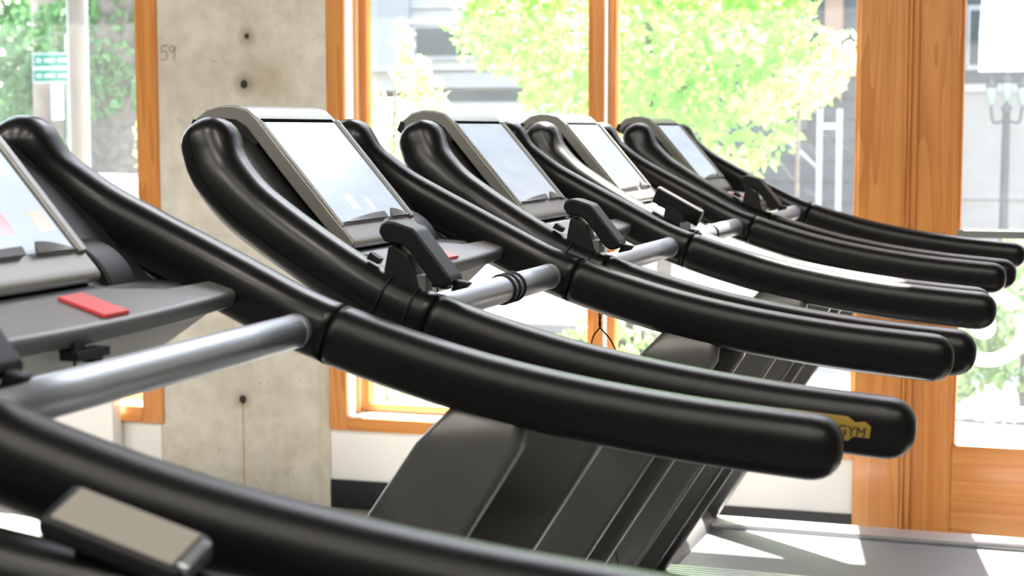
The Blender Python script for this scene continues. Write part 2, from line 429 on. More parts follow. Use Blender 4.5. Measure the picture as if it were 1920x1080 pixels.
pane(-5.27, LW1, YW + .158, .40, HEAD - .03, w2)

# unseen upper windows, added to shape the sunlight coming in
for k, (a, b, mids) in enumerate(((LW0, LW1, (-5.06,)), (W0, W1, (-1.62,)), (D0, D1, ()))):
    wc = struct(empty('window_%d' % (k + 3)))
    board('sash_rail', a, b, YW + .1, YW + .19, HEAD + .16, HEAD + .21, wc, True)
    board('transom', a + .04, b - .04, YW + .08, YW + .19, CL0 - .05, CL0 + .05, wc, True)
    board('sash_rail', a, b, YW + .1, YW + .19, CL1 - .05, CL1, wc, True)
    for x in (a + .02, b - .02) + mids: board('sash_stile', x - .02, x + .02, YW + .1, YW + .19, HEAD + .21, CL1 - .05, wc)
    pane(a + .04, b - .04, YW + .15, HEAD + .21, CL0 - .05, wc)
    pane(a + .04, b - .04, YW + .15, CL0 + .05, CL1 - .05, wc)

# unseen canopy added outside the wall to block sun from the upper glass
cn = struct(empty('trim_3')); cn['label'] = 'unseen flat slab added outside the window wall to block sun'
MB().box(-6.8, 1.2, YO, YO + 1.12, 3.96, 4.04).build('sun_block_slab', M['pale_post'], cn, bevel=.01)
for x in (-6.5, -3.06, -.54, 1.0): MB().tube([(x, YO, 4.7), (x, YO + 1.0, 4.04)], .02, 8).build('tie_rod', M['iron'], cn, True)

# door on the right
tr1 = struct(empty('trim_1')); tr1['label'] = 'wide timber casing between window and door'
board('casing_board', W1, -.475, CP - .012, YW, 0, 2.3, tr1, bv=.006)
board('bead', -.475, -.462, CP - .004, YW, 0, 2.3, tr1, bv=.004)
board('bead', -.462, D0 + .003, CP + .012, YW + .003, 0, 2.3, tr1, bv=.003)
dr = struct(empty('door_1')); dr['label'] = 'timber glazed door with white vinyl ring decal'
DY0, DY1 = YW + .004, YW + .052
DG0, DG1, DZ = -.299, .575, .387
board('stile', D0, DG0, DY0, DY1, .01, 2.15, dr, bv=.005)
board('stile', DG1, D1, DY0, DY1, .01, 2.15, dr, bv=.005)
board('bottom_rail', DG0, DG1, DY0, DY1, .01, DZ, dr, True, bv=.005)
board('top_rail', DG0, DG1, DY0, DY1, 2.0, 2.15, dr, True, bv=.005)
board('glazing_bead', DG0, DG0 + .012, DY0 + .008, DY1, DZ, 2.0, dr, bv=.003)
pane(DG0, DG1, YW + .03, DZ, 2.0, dr)
pb = MB().box(DG0 + .002, DG1 - .002, YW - .03, YW + .002, 1.122, 1.152).build('push_bar', M['pale_post'], dr, bevel=.006)
# vinyl lettering on the glass (thick open ring, terminal stroke and dot)
def arc_strip(cx, cz, r0, r1, a0, a1, n=28):
    mb = MB(); y0, y1 = YW + .0275, YW + .0295; pts = []
    for k in range(n + 1):
        a = R(lerp(a0, a1, k / n)); c, s_ = math.cos(a), math.sin(a)
        pts.append([(cx + r0 * c, y0, cz + r0 * s_), (cx + r1 * c, y0, cz + r1 * s_), (cx + r1 * c, y1, cz + r1 * s_), (cx + r0 * c, y1, cz + r0 * s_)])
    return mb.rings(pts)
arc_strip(-.188, .815, .1, .148, 18, -200).build('vinyl_ring', M['decal'], dr)
arc_strip(-.188, .795, .105, .153, 105, 42).build('vinyl_stroke', M['decal'], dr)
arc_strip(-.203, .81, 0.001, .045, 0, 359).build('vinyl_dot', M['decal'], dr)

# white panel heater under the left window
ph = empty('panel_heater', (-4.25, 5.99, 0)); tag(ph, 'white panel heater standing against the wall under the left window', 'heater')
for a, b in ((-.62, .293), (.297, .645)):
    MB().box(a, b, -.04, .03, .02, .62).build('front_panel', M['white_gloss'], ph, bevel=.006)
MB().box(-.62, .645, -.045, .03, .62, .635).build('top_cap', M['white_gloss'], ph, bevel=.003)
for a in (-.55, .55): MB().box(a - .03, a + .03, -.03, .02, 0, .03).build('foot', M['white_gloss'], ph)

# unseen globe lamps added over the open floor to brighten the room
FILL_XY = [(x, y) for y in (-.2, -2.4) for x in (-5.0, -2.5, 0.0, 2.5)]
for i, (x, y) in enumerate(FILL_XY):
    pl = empty('fill_globe', (x, y, 4.9)); tag(pl, 'unseen globe added for fill light, %s from the left wall in the row %s' % (('first', 'second', 'third', 'fourth')[i % 4], 'nearer the treadmills' if i < 4 else 'farther from the treadmills'), 'lamp', 'unseen fill globes added over the open floor')
    MB().lathe([(.01, -.2), (.10, -.175), (.17, -.105), (.2, 0), (.17, .105), (.10, .175), (.04, .198)], n=20).build('globe', M['lamp_glow'], pl, True)
    MB().lathe([(.05, .19), (.05, .25), (.015, .28)], n=14).build('cap', M['iron'], pl, True)
    MB().tube([(0, 0, .27), (0, 0, CEIL - 4.9)], .006, 6).build('suspension_rod', M['iron'], pl)
    ld = bpy.data.lights.new('fill_light', 'POINT'); ld.shadow_soft_size = .24; ld.energy = 600; ld.color = (1, .95, .87)
    lo = bpy.data.objects.new('fill_light', ld); col.objects.link(lo); lo.parent = pl

# ------------------------------------------------------------------ treadmills
AW = .732                                   # spacing of the two arms
PATH = [(.002, 1.474, .100, .0475), (.022, 1.437, .087, .0470), (.078, 1.388, .060, .0455), (.139, 1.352, .038, .0440), (.206, 1.316, .019, .0430),
        (.272, 1.2815, .006, .0425), (.35, 1.2435, 0, .0420), (.42, 1.218, 0, .0418), (.50, 1.193, 0, .0416), (.60, 1.1665, 0, .0415), (.70, 1.146, 0, .0415),
        (.80, 1.130, 0, .0415), (.90, 1.1175, 0, .0415), (.98, 1.110, 0, .0415), (1.058, 1.1035, 0, .0415)]
FINE = catmull([Vector((p[0], p[1], p[2], p[3])) for p in PATH], 6)
def station(u):
    for a, b in zip(FINE, FINE[1:]):
        if a[0] <= u <= b[0]:
            return a.lerp(b, (u - a[0]) / (b[0] - a[0]))
    return FINE[0] if u < FINE[0][0] else FINE[-1]
def tang(u):
    a, b = station(u - .01), station(u + .01)
    t = Vector((b[0] - a[0], b[1] - a[1])); return t.normalized()
EXPO, NSEC, WR = 2.5, 28, .90               # superellipse exponent, section vertices, width ratio
def section(u, zc, w, r, t, side, grow=0):
    """ring of points; side=+1 near arm, -1 far arm (mirrored)"""
    n = Vector((-t[1], t[0])); out = []
    for k in range(NSEC):
        a = 2 * math.pi * k / NSEC; c, s = math.cos(a), math.sin(a)
        cc = math.copysign(abs(c) ** (2 / EXPO), c); ss = math.copysign(abs(s) ** (2 / EXPO), s)
        rw = (r * WR + grow) * cc; rn = (r + grow) * ss
        ww = w + rw
        out.append((u + n[0] * rn, ww if side > 0 else AW - ww, zc + n[1] * rn))
    return out
def arm_rings(u0, u1, side, cap0=False, cap1=False, grow=0, step=.012):
    rs = []
    if cap0:
        s = station(u0); t = tang(u0 + .012); t = (Vector((.35, -.94)) if u0 < .01 else t).normalized()
        for a in (86, 75, 62, 48, 34, 18):
            k = math.cos(R(a)); d = math.sin(R(a)) * s[3] * .95
            rs.append(section(s[0] - t[0] * d, s[1] - t[1] * d, s[2], s[3] * k, t, side, grow * k))
    n = max(2, int((u1 - u0) / step))
    for i in range(n + 1):
        u = lerp(u0, u1, i / n); s = station(u); t = tang(u)
        if u < .05: t = (Vector((.35, -.94)).lerp(tang(.05), max(0, u) / .05)).normalized()
        rs.append(section(s[0], s[1], s[2], s[3], t, side, grow))
    if cap1:
        s = station(u1); t = tang(u1 - .011)
        for a in (15, 30, 45, 58, 70, 80, 87):
            k = math.cos(R(a)) ** .8; d = math.sin(R(a)) * s[3]
            rs.append(section(s[0] + t[0] * d, s[1] + t[1] * d, s[2], s[3] * k, t, side, grow * k))
    return rs
JOIN = .412
arm_me, grip_me, ring_me, seam_me = {}, {}, {}, {}
for sd in (1, -1):
    arm_me[sd] = MB().rings(arm_rings(.0, JOIN, sd, cap0=True)).mesh('arm', True, M['arm'])
    grip_me[sd] = MB().rings(arm_rings(JOIN, 1.058, sd, cap1=True, grow=.0004)).mesh('grip', True, M['grip'])
    ring_me[sd] = MB().tube(arm_rings(JOIN, JOIN + .001, sd, grow=.0)[0], .0011, 6, closed=True).mesh('seam_ring', True, M['seam'])
    # parting line along the lower outer flank
    pts = []
    rr = arm_rings(.0, .33, sd, cap0=True)[3:]
    ki = int(NSEC * (200 / 360))
    seam_me[sd] = MB().tube([r_[ki] for r_ in rr], .0007, 5).mesh('parting_seam', True, M['seam'])
def strap_ring(u, rad, grow=.001):
    return MB().tube(arm_rings(u, u + .001, 1, grow=grow)[0], rad, 6, closed=True)

# column
def column_me(side):
    mb = MB(); rs = []
    for z in (.16, .5, .9, 1.08, 1.14):
        ul = .566 - .676 * (1.132 - z) + (.02 if z > 1.1 else 0); ur = .701 - .632 * (1.109 - z) - (.03 if z > 1.1 else 0)
        w0, w1 = -.024, .024; pts = []
        rd = .016
        for cx, cy, a0 in ((ur - rd, w1 - rd, 0), (ul + rd, w1 - rd, 90), (ul + rd, w0 + rd, 180), (ur - rd, w0 + rd, 270)):
            for k in range(4):
                a = R(a0 + k * 30); pts.append((cx + rd * math.cos(a), cy + rd * math.sin(a)))
        rs.append([(p[0], p[1] if side > 0 else AW - p[1], z) for p in pts])
    return mb.rings(rs).mesh('column', True, M['column'])
column_m = {1: column_me(1), -1: column_me(-1)}

# console
C_OUT = [(-.098, 1.500), (-.090, 1.517), (-.069, 1.533), (-.044, 1.5395), (-.018, 1.5395), (.006, 1.533), (.024, 1.5175), (.045, 1.4925), (.082, 1.4485), (.120, 1.4045), (.158, 1.3600), (.188, 1.3275), (.195, 1.318), (.193, 1.310), (.184, 1.306)]
C_IN = [(.168, 1.314), (.140, 1.344), (.098, 1.3905), (.061, 1.4335), (.024, 1.478), (.003, 1.503), (-.016, 1.514), (-.043, 1.5165), (-.064, 1.512), (-.088, 1.492)]
CW0, CW1 = .212, .520
console_me = MB().prism([(u, z) for u, z in C_OUT + C_IN], CW0, CW1).mesh('console', False, M['console'])
def on_face(t, d=0):
    """point on the console's front slope, t 0 top .. 1 bottom, d outward"""
    a, b = Vector((.030, 1.5105)), Vector((.178, 1.3385))
    p = a.lerp(b, t); nrm = Vector((.758, .652)); p = p + nrm * d
    return p
def face_slab(t0, t1, w0, w1, d0, d1):
    q = [on_face(t0, d0), on_face(t1, d0), on_face(t1, d1), on_face(t0, d1)]
    return MB().prism([(p[0], p[1]) for p in q], w0, w1)
screen_me = face_slab(0, .93, CW0 + .011, CW1 - .022, -.001, .0016).mesh('screen', False, M['screen'])
lip_me = [face_slab(-.02, .97, a, b, -.002, h_).mesh('bezel', False, M['console']) for a, b, h_ in ((CW0 + .0015, CW0 + .010, .0022), (CW1 - .018, CW1 - .002, .006))]
edge_me = face_slab(-.035, 0, CW0 + .011, CW1 - .022, -.001, .0012).mesh('screen_edge', False, M['seam'])
def fin(w0, w1, h0, h1):
    mb = MB(); n = 8; rs = []
    for k in range(n + 1):
        t = k / n; w = lerp(w0, w1, t); h = lerp(h0, h1, math.sin(t * math.pi / 2))
        a, b = on_face(.945, 0), on_face(.945 - h, .003 + h * .12)
        c = on_face(.96, 0)
        rs.append([(a[0], w, a[1]), (b[0], w, b[1]), (c[0] + .004, w, c[1] + .006)])
    return mb.rings(rs).mesh('ledge_fin', False, M['fin'])
fin_me = [fin(CW0 + .012, .398, .004, .045), fin(CW1 - .020, .422, .004, .060)]
# dark yoke behind the console joining both arms
yk = [(-.03, 1.490), (.0, 1.490), (.02, 1.474), (.057, 1.43), (.094, 1.386), (.136, 1.34), (.185, 1.300), (.225, 1.296), (.238, 1.288), (.20, 1.29), (.139, 1.325), (.078, 1.362), (.03, 1.40), (-.010, 1.45), (-.024, 1.470)]
yoke_me = MB().prism(yk, .085, AW - .085).mesh('yoke', False, M['matte_black'])
liner_me = MB().prism([(-.0865, 1.491), (-.064, 1.5125), (-.043, 1.517), (-.016, 1.5145), (.003, 1.5035), (.024, 1.4785), (.01, 1.46), (-.02, 1.455), (-.06, 1.468)], CW0 + .003, CW1 - .003).mesh('hood_liner', False, M['matte_black'])
endcap2_me = MB().prism([(-.1005, 1.498), (-.0925, 1.5165), (-.083, 1.5135), (-.088, 1.488)], CW0 - .001, CW1 + .001).mesh('hood_end_cap', False, M['matte_black'])
# neck bar below the console
neck_me = MB().prism([(.165, 1.300), (.186, 1.303), (.221, 1.300), (.221, 1.286), (.165, 1.284)], .225, .507).mesh('neck_bar', False, M['steel'])
# tray
def tray_me():
    mb = MB(); n = 16; rs = []
    for k in range(n + 1):
        w = lerp(.030, AW - .030, k / n); x = (w - AW / 2) / (AW / 2)
        uf = .281 + .020 * (1 - x * x); ub = .246 - .030 * max(0, 1 - (abs(x) / .52) ** 6)
        zt = lambda u: 1.2935 - .30 * (u - .25)
        rs.append([(ub, w, zt(ub) - .022), (uf - .006, w, zt(uf) - .024), (uf, w, zt(uf) - .006), (uf - .004, w, zt(uf) + .0), (ub, w, zt(ub))])
    return mb.rings(rs).mesh('tray', False, M['tray'])
tray_m = tray_me()
housing_me = MB().rings([[(.20, .07, 1.276), (.272, .07, 1.262), (.272, AW - .07, 1.262), (.20, AW - .07, 1.276)],
                         [(.20, .20, 1.225), (.262, .20, 1.220), (.262, AW - .20, 1.220), (.20, AW - .20, 1.225)]]).mesh('tray_housing', False, M['housing'])
def zt(u): return 1.2935 - .30 * (u - .25)
tag_me = MB().prism([(.228, zt(.228)), (.292, zt(.292)), (.292, zt(.292) + .004), (.228, zt(.228) + .004)], .382, .43).mesh('stop_tag', False, M['red'])
clip_me = MB().box(.288, .312, .30, .36, 1.242, 1.252).box(.280, .300, .31, .33, 1.250, 1.262).box(.292, .308, .335, .352, 1.236, 1.246).mesh('safety_clip', False, M['rubber'])
cord_me = MB().tube(catmull([(.296, .315, 1.243), (.300, .312, 1.228), (.298, .318, 1.218)], 4), .0016, 6).mesh('clip_cord', True, M['rubber'])
# round side pods between console and arms
def pod_me(w0, w1):
    c, r_ = (.112, 1.274), .082
    arc = [(c[0] + r_ * math.cos(R(a)), c[1] + r_ * math.sin(R(a))) for a in range(6, 106, 7)]
    return MB().prism(arc + [(.10, 1.338), (.15, 1.308)], w0, w1).mesh('side_pod', False, M['matte_black'])
cup_m = [pod_me(.545, .605), pod_me(AW - .605, AW - .545)]
# crossbar
XB = (.372, 1.229)
xbar_me = MB().tube([(XB[0], lerp(.02, AW - .02, k / 4), XB[1]) for k in range(5)], .0232, 24).mesh('crossbar', True, M['steel'])
def xring(w, r=.0232):
    return MB().tube([(XB[0] + (r + .0008) * math.cos(a * .2618), w, XB[1] + (r + .0008) * math.sin(a * .2618)) for a in range(24)], .0032, 8, closed=True)
collar_me = [MB().rings([[(XB[0] + .0238 * math.cos(a * .2618), w, XB[1] + .0238 * math.sin(a * .2618)) for a in range(24)] for w in ww]).mesh('crossbar_collar', True, M['steel']) for ww in ((.030, .052), (AW - .052, AW - .030))]
# clip-on controller on the near arm
DEV = [(.336, 1.352), (.340, 1.364), (.350, 1.3685), (.362, 1.3675), (.390, 1.3585), (.396, 1.352), (.447, 1.289), (.4475, 1.2805), (.440, 1.274), (.428, 1.274), (.419, 1.279), (.384, 1.3245), (.372, 1.334), (.345, 1.338)]
dev_me = MB().prism(DEV, -.024, .030).mesh('controller', False, M['device'])
cradle_me = MB().prism([(.338, 1.268), (.392, 1.246), (.398, 1.262), (.392, 1.285), (.380, 1.318), (.356, 1.334), (.348, 1.33), (.342, 1.30)], -.016, .020).mesh('cradle', False, M['rubber'])
clamp_me = MB().box(.385, .405, -.012, .014, 1.262, 1.290).mesh('clamp_block', False, M['fin'])
plug_me = MB().prism([(.438, 1.266), (.462, 1.272), (.468, 1.280), (.446, 1.284)], .0, .016).mesh('cable_plug', False, M['rubber'])
strap_me = [strap_ring(u, .0019, .0012).mesh('strap', True, M['rubber']) for u in (.338, .382)]
buckle_me = MB().prism([(.312, 1.312), (.330, 1.304), (.334, 1.312), (.318, 1.322)], -.012, .004).mesh('strap_buckle', False, M['rubber'])
# deck
DK0, DK1 = -.034, .772
deck_me = MB().box(-.38, 1.78, DK0 + .02, DK1 - .02, .03, .165).mesh('deck_frame', False, M['matte_black'])
belt_me = MB().prism([(.12, .172), (1.72, .172), (1.745, .160), (1.745, .12), (.12, .12)], .092, .643).mesh('running_belt', False, M['belt'])
def rail(w0, w1):
    mb = MB(); n = 5; pts = [(w0, .10), (w0, .180)]
    for k in range(n):
        a = lerp(w0, w1, (k + .12) / n); b = lerp(w0, w1, (k + .88) / n)
        pts += [(a, .184), (a + .003, .188), (b - .003, .188), (b, .184)]
    pts += [(w1, .180), (w1, .10)]
    return mb.prism(pts, .05, 1.76, 'x').mesh('side_rail', False, M['alu'])
rail_me = [rail(DK0, .085), rail(.650, DK1)]
hood_prof = [(-.42, .06), (-.43, .13), (-.36, .235), (-.22, .285), (-.05, .28), (.10, .215), (.13, .165), (.13, .06)]
hood_me = MB().prism(hood_prof, DK0 + .03, DK1 - .03).mesh('motor_hood', False, M['hood'])
foot_me = [MB().lathe([(.03, 0), (.034, .008), (.03, .03), (.012, .032), (.012, .06)], (u, w, 0), 14).mesh('levelling_foot', True, M['rubber']) for u in (-.3, 1.68) for w in (.02, AW - .02)]
endcap_me = [MB().box(1.70, 1.80, a, b, .05, .192).mesh('rear_end_cap', False, M['hood']) for a, b in ((DK0 - .001, .09), (.645, DK1 + .001))]

def treadmill(x, y, th, label, rings=(), controller='slab', tiles=()):
    t = empty('treadmill', (x, y, 0), th); tag(t, label, 'treadmill', 'row of treadmills facing left')
    for sd in (1, -1):
        a = link('arm', arm_me[sd], None, t)
        link('grip', grip_me[sd], None, a); link('seam_ring', ring_me[sd], None, a); link('parting_seam', seam_me[sd], None, a)
        link('column', column_m[sd], None, t)
    c = bev(link('console', console_me, None, t), .004, 2)
    link('screen', screen_me, None, c); link('screen_edge', edge_me, None, c)
    link('hood_end_cap', endcap2_me, None, c); link('hood_liner', liner_me, None, c)
    for m in lip_me: bev(link('bezel', m, None, c), .003, 2)
    for m in fin_me: link('ledge_fin', m, None, c)
    bev(link('neck_bar', neck_me, None, c), .002)
    for t0, t1, w0, w1, mt in tiles: link('screen_tile', face_slab(t0, t1, w0, w1, .0, .0020).mesh('screen_tile'), M[mt], c)
    bev(link('yoke', yoke_me, None, t), .012, 3)
    tr = bev(link('tray', tray_m, None, t), .003, 2)
    link('tray_housing', housing_me, None, tr); tg = link('stop_tag', tag_me, None, tr); tg['label'] = 'flat red emergency stop tag'
    link('safety_clip', clip_me, None, tr); link('clip_cord', cord_me, None, tr)
    for m in cup_m: bev(link('side_pod', m, None, t), .004, 2)
    xb = link('crossbar', xbar_me, None, t)
    for m in collar_me: link('crossbar_collar', m, None, xb)
    for w in rings: link('rubber_ring', xring(w).mesh('rubber_ring', True), M['rubber'], xb)
    if controller == 'slab':
        d = bev(link('controller', dev_me, None, t), .006, 3)
        bev(link('cradle', cradle_me, None, d), .003); link('clamp_block', clamp_me, None, d); bev(link('cable_plug', plug_me, None, d), .002)
        for m in strap_me: link('strap', m, None, d)
        bev(link('strap_buckle', buckle_me, None, d), .001)
    elif controller == 'turned':
        d = bev(MB().prism([(-.030, -.006), (-.026, .010), (-.006, .0155), (.012, .012), (.016, .0), (.012, -.012), (-.028, -.012)], -.062, .062, 'x').build('controller', M['device'], t), .003, 2)
        d.location = (.372, -.004, 1.312); d.rotation_euler = (R(-68), R(28), 0)
        bev(link('cradle', cradle_me, None, t), .003).parent = t
        for m in strap_me: link('strap', m, None, t)
        bev(MB().box(.385, .41, -.034, -.026, 1.262, 1.280).build('clamp_block', M['fin'], t), .002)
    k = bev(link('deck', deck_me, None, t), .01)
    link('running_belt', belt_me, None, k)
    for m in rail_me: link('side_rail', m, None, k)
    bev(link('motor_hood', hood_me, None, k), .02, 3)
    for m in foot_me: link('levelling_foot', m, None, k)
    for m in endcap_me: bev(link('rear_end_cap', m, None, k), .01)
    return t

TH = -.0152
tm0 = treadmill(-1.3349, 1.285, TH + .0129, 'second nearest treadmill, its console cut by the left edge of the picture', tiles=((.66, .80, .385, .415, 'tile_pink'), (.72, .90, .30, .345, 'tile_teal'), (.66, .80, .46, .492, 'tile_cream'), (.40, .47, .43, .455, 'tile_pale'), (.33, .40, .455, .478, 'tile_pale')))
tm0.scale = (1, 1.112, 1)
tm1 = treadmill(-1.2561, 2.2776, TH + .0005, 'treadmill in front of the concrete pillar, with a yellow badge on its handle', rings=(.425, .452, .479), tiles=((.70, .84, .30, .33, 'tile_pale'), (.74, .86, .37, .39, 'tile_pale')))
tm2 = treadmill(-1.2118, 3.095, TH - .0029, 'middle treadmill of the row, behind the one with the yellow badge')
tm3 = treadmill(-1.2125, 3.9456, TH - .0043, 'treadmill with a sunlit console and its controller turned over, second from the window', rings=(.36,), controller='turned')
tm4 = treadmill(-1.1744, 4.8172, TH - .0063, 'farthest treadmill, closest to the window wall')
tmn = treadmill(-1.64, .448, TH, 'nearest treadmill, only a handle with a handset showing in the bottom left corner', controller=None)

# badge on the handle of treadmill 1: conforms to the flank of the grip
def flank(u, z):
    s = station(u); dz = min(.98, abs(z - s[1]) / s[3])
    return -(s[3] * WR) * (1 - dz ** EXPO) ** (1 / EXPO)
arm1 = [c for c in tm1.children if c.name.startswith('arm')][0]
bp_ = [(.925, 1.129), (.97, 1.1255), (1.014, 1.122), (1.024, 1.1145), (1.036, 1.1165), (1.044, 1.110), (1.042, 1.094), (1.021, 1.0955), (1.014, 1.089), (.97, 1.096), (.929, 1.100)]
mbb = MB()
cen = (sum(p[0] for p in bp_) / len(bp_), sum(p[1] for p in bp_) / len(bp_))
ring_pts = []
for f in (0, .35, .7, 1.0): ring_pts.append([(lerp(cen[0], p[0], f), lerp(cen[1], p[1], f)) for p in bp_])
b0 = len(mbb.v)
for rp in ring_pts: mbb.v += [(u, flank(u, z) - .0011, z) for u, z in rp]
nb = len(bp_)
for k in range(3):
    for i in range(nb): mbb.f.append((k * nb + i, k * nb + (i + 1) % nb, (k + 1) * nb + (i + 1) % nb, (k + 1) * nb + i))
bd = mbb.build('badge', M['gold'], arm1); bd['label'] = 'yellow badge with black lettering'
cu = bpy.data.curves.new('badge_lettering', 'FONT'); cu.body = 'GYM'; cu.size = .0205; cu.extrude = 0; cu.shear = .12; cu.offset = 0
tmp = bpy.data.objects.new('tmp', cu); col.objects.link(tmp)
me = bpy.data.meshes.new_from_object(tmp.evaluated_get(bpy.context.evaluated_depsgraph_get()))
bpy.data.objects.remove(tmp)
for v in me.vertices:
    x, yy = v.co.x, v.co.y
    u = .9995 + x * .86; z = 1.0985 + yy * .92 - .10 * (u - 1.0)
    v.co = (u, flank(u, z) - .0018, z)
me.materials.append(M['badge_text'])
link('badge_lettering', me, None, arm1)

# cables hanging below the near handle of treadmill 2
for sg, k in ((-.002, ((0.388, 1.096),)), (.002, ((0.431, 1.089),))):
    u0, z0 = 0.404, 1.147
    (u1, z1), = k
    q = [(u0 + sg, 0, z0 + .05), (u0 + sg, 0, z0), (u0 - sg * .3, 0, z0 - .022), (u1, 0, z1), (u1 + (u1 - u0) * .5, .02, z1 - .08), (u1 - .03, .05, .8), (.42, .1, .5), (.2, .15, .27)]
    MB().tube(catmull(q, 6), .0016, 6).build('data_cable', M['cable'], tm2, True)

# handset strapped onto the far handle of the nearest treadmill
hu = .925; s_ = station(hu); tg_ = tang(hu)
hs = bev(MB().box(-.068, .068, -.028, .028, -.014, .010).build('handset', M['device'], tmn), .010, 4); hs['label'] = 'slim handset, a beige reflection coloured onto its face'
hs.location = (hu + .01, AW - .005, s_[1] + .062); hs.rotation_euler = (R(22), math.atan2(-tg_[1], tg_[0]) + R(10), 0)
bev(MB().box(-.056, .058, -.022, .020, .0095, .0125).build('handset_face', M['beige'], hs), .003, 2)  # beige stands for surroundings reflected in the face
bev(MB().box(.058, .0705, -.020, .018, -.006, .0115).build('handset_tip_glint', M['steel'], hs), .004, 3)  # steel piece added to give the tip its white highlight
bev(MB().box(-.04, .03, -.016, .016, -.034, -.012).build('handset_cradle', M['rubber'], hs), .003, 2)

# ------------------------------------------------------------------ outside
struct(MB().box(-22, 14, YO, 9.4, -.4, -.12).build('sidewalk', M['pavement']))
struct(MB().box(-22, 14, 9.4, 15.0, -.4, -.20).build('road', M['asphalt']))
struct(MB().box(-22, 14, 15.0, 40, -.4, -.10).build('sidewalk_far', M['pavement']))
struct(MB().box(-22, 14, 9.28, 9.4, -.25, -.10).build('trim_2', M['stone'], bevel=.02))

# white post outside the left window
wp = empty('steel_post', (-4.145, 6.62, -.12)); tag(wp, 'round pale grey steel post outside the left window', 'post')
MB().lathe([(.046, 0), (.046, 3.3)], n=24).build('shaft', M['pale_post'], wp, True)
MB().lathe([(.10, 0), (.10, .02), (.05, .03)], n=20).build('base_flange', M['pale_post'], wp)

def rvec():
    while True:
        v = Vector((random.uniform(-1, 1), random.uniform(-1, 1), random.uniform(-1, 1)))
        if 0.05 < v.length < 1: return v
def leaves(clusters, size, droop=.5):
    """clusters: (center, radii, count)"""
    mb = MB()
    for c, rad, cnt in clusters:
        for _ in range(cnt):
            v = rvec(); v = v.normalized() * (v.length ** .5)
            p = Vector((c[0] + v.x * rad[0], c[1] + v.y * rad[1], c[2] + v.z * rad[2]))
            d = rvec().normalized(); d.z -= droop; d.normalize()
            n = rvec().normalized(); sd = d.cross(n).normalized(); s = size * random.uniform(.6, 1.25)
            up = sd.cross(d)
            mb.add([p, p + d * s * .35 + sd * s * .32 + up * s * .06, p + d * s, p + d * s * .35 - sd * s * .32 + up * s * .06, p + d * s * .5 - up * s * .03], [(0, 1, 4), (1, 2, 4), (2, 3, 4), (3, 0, 4)])
    return mb
def tree(name, loc, label, cat, clusters, size, leafmat, trunk, r0, r1, branches=(), droop=.5, group=None):
    t = empty(name, loc); tag(t, label, cat, group)
    cl = [((c[0] - loc[0], c[1] - loc[1], c[2] - loc[2]), r, n) for c, r, n in clusters]
    lo = link('foliage', leaves(cl, size, droop).mesh('foliage'), leafmat, t); lo['kind'] = 'stuff'
    L = lambda ps: [(p[0] - loc[0], p[1] - loc[1], p[2] - loc[2]) for p in ps]
    if trunk: MB().tube(catmull(L(trunk), 4), r0, 10, taper=r1).build('trunk', M['bark'], t, True)
    for b in branches: MB().tube(catmull(L(b), 4), r1 * .7, 6, taper=r1 * .25).build('branch', M['bark'], t, True)
    return t

tree('street_tree', (-2.35, 10.4, -.15), 'bright green young street tree beyond the timber window', 'tree',
     [((-2.45, 10.2, 2.55), (1.15, .9, 1.0), 5200), ((-2.0, 10.0, 2.0), (.75, .6, .5), 1500), ((-3.2, 10.0, 2.15), (.38, .4, .3), 420), ((-1.75, 9.9, 1.55), (.38, .35, .30), 420),
      ((-2.55, 10.0, 1.72), (.55, .5, .25), 650), ((-1.45, 9.8, 1.85), (.3, .3, .25), 260), ((-2.1, 10.2, 3.3), (.9, .8, .6), 1500)],
     .085, M['leaf'], [(-2.35, 10.4, -.15), (-2.3, 10.4, .9), (-2.38, 10.35, 1.8), (-2.45, 10.3, 3.0)], .06, .03,
     [[(-2.36, 10.36, 1.6), (-2.0, 10.2, 1.85), (-1.5, 10.0, 1.9)], [(-2.38, 10.35, 1.9), (-2.8, 10.2, 2.1), (-3.2, 10.1, 2.2)], [(-2.4, 10.33, 2.2), (-2.0, 10.3, 2.7), (-1.7, 10.2, 3.2)]])
tree('sunlit_pale_shrub', (-1.25, 9.2, -.12), 'shrub coloured sunlit pale, reaching across the right window pane', 'shrub',  # pale leaf colour carries the sun's overexposure on these sprigs
     [((-1.22, 9.2, 1.76), (.20, .2, .10), 170), ((-1.05, 9.2, 1.90), (.12, .12, .12), 90), ((-1.45, 9.3, 1.64), (.22, .2, .10), 150), ((-1.62, 9.25, 1.98), (.14, .12, .08), 80), ((-1.75, 9.3, 1.28), (.2, .2, .1), 110)],
     .07, M['leaf_pale'], [(-1.25, 9.2, -.12), (-1.3, 9.2, .8), (-1.3, 9.2, 1.7)], .02, .01, [[(-1.3, 9.2, 1.2), (-1.5, 9.25, 1.4), (-1.75, 9.3, 1.35)]], droop=-.1)
sp = [((-3.18 + .05 * math.sin(k * 1.7), 7.85, .1 + k * .2), (.30 - .015 * k, .25, .16), 330) for k in range(8)]
sp += [((-3.02, 7.8, 1.78), (.09, .08, .14), 130), ((-2.92, 7.8, 1.68), (.10, .08, .10), 110), ((-3.28, 7.8, 1.66), (.08, .08, .1), 90), ((-2.80, 7.8, 1.55), (.14, .08, .05), 90), ((-3.05, 7.8, 1.93), (.03, .03, .10), 40)]
tree('cream_shrub', (-3.18, 7.85, -.12), 'cream leaved upright shrub beside the left window frame', 'shrub', sp, .05, M['leaf_pale'],
     [(-3.18, 7.85, -.12), (-3.15, 7.85, .8), (-3.1, 7.82, 1.7)], .018, .008, droop=-.3)
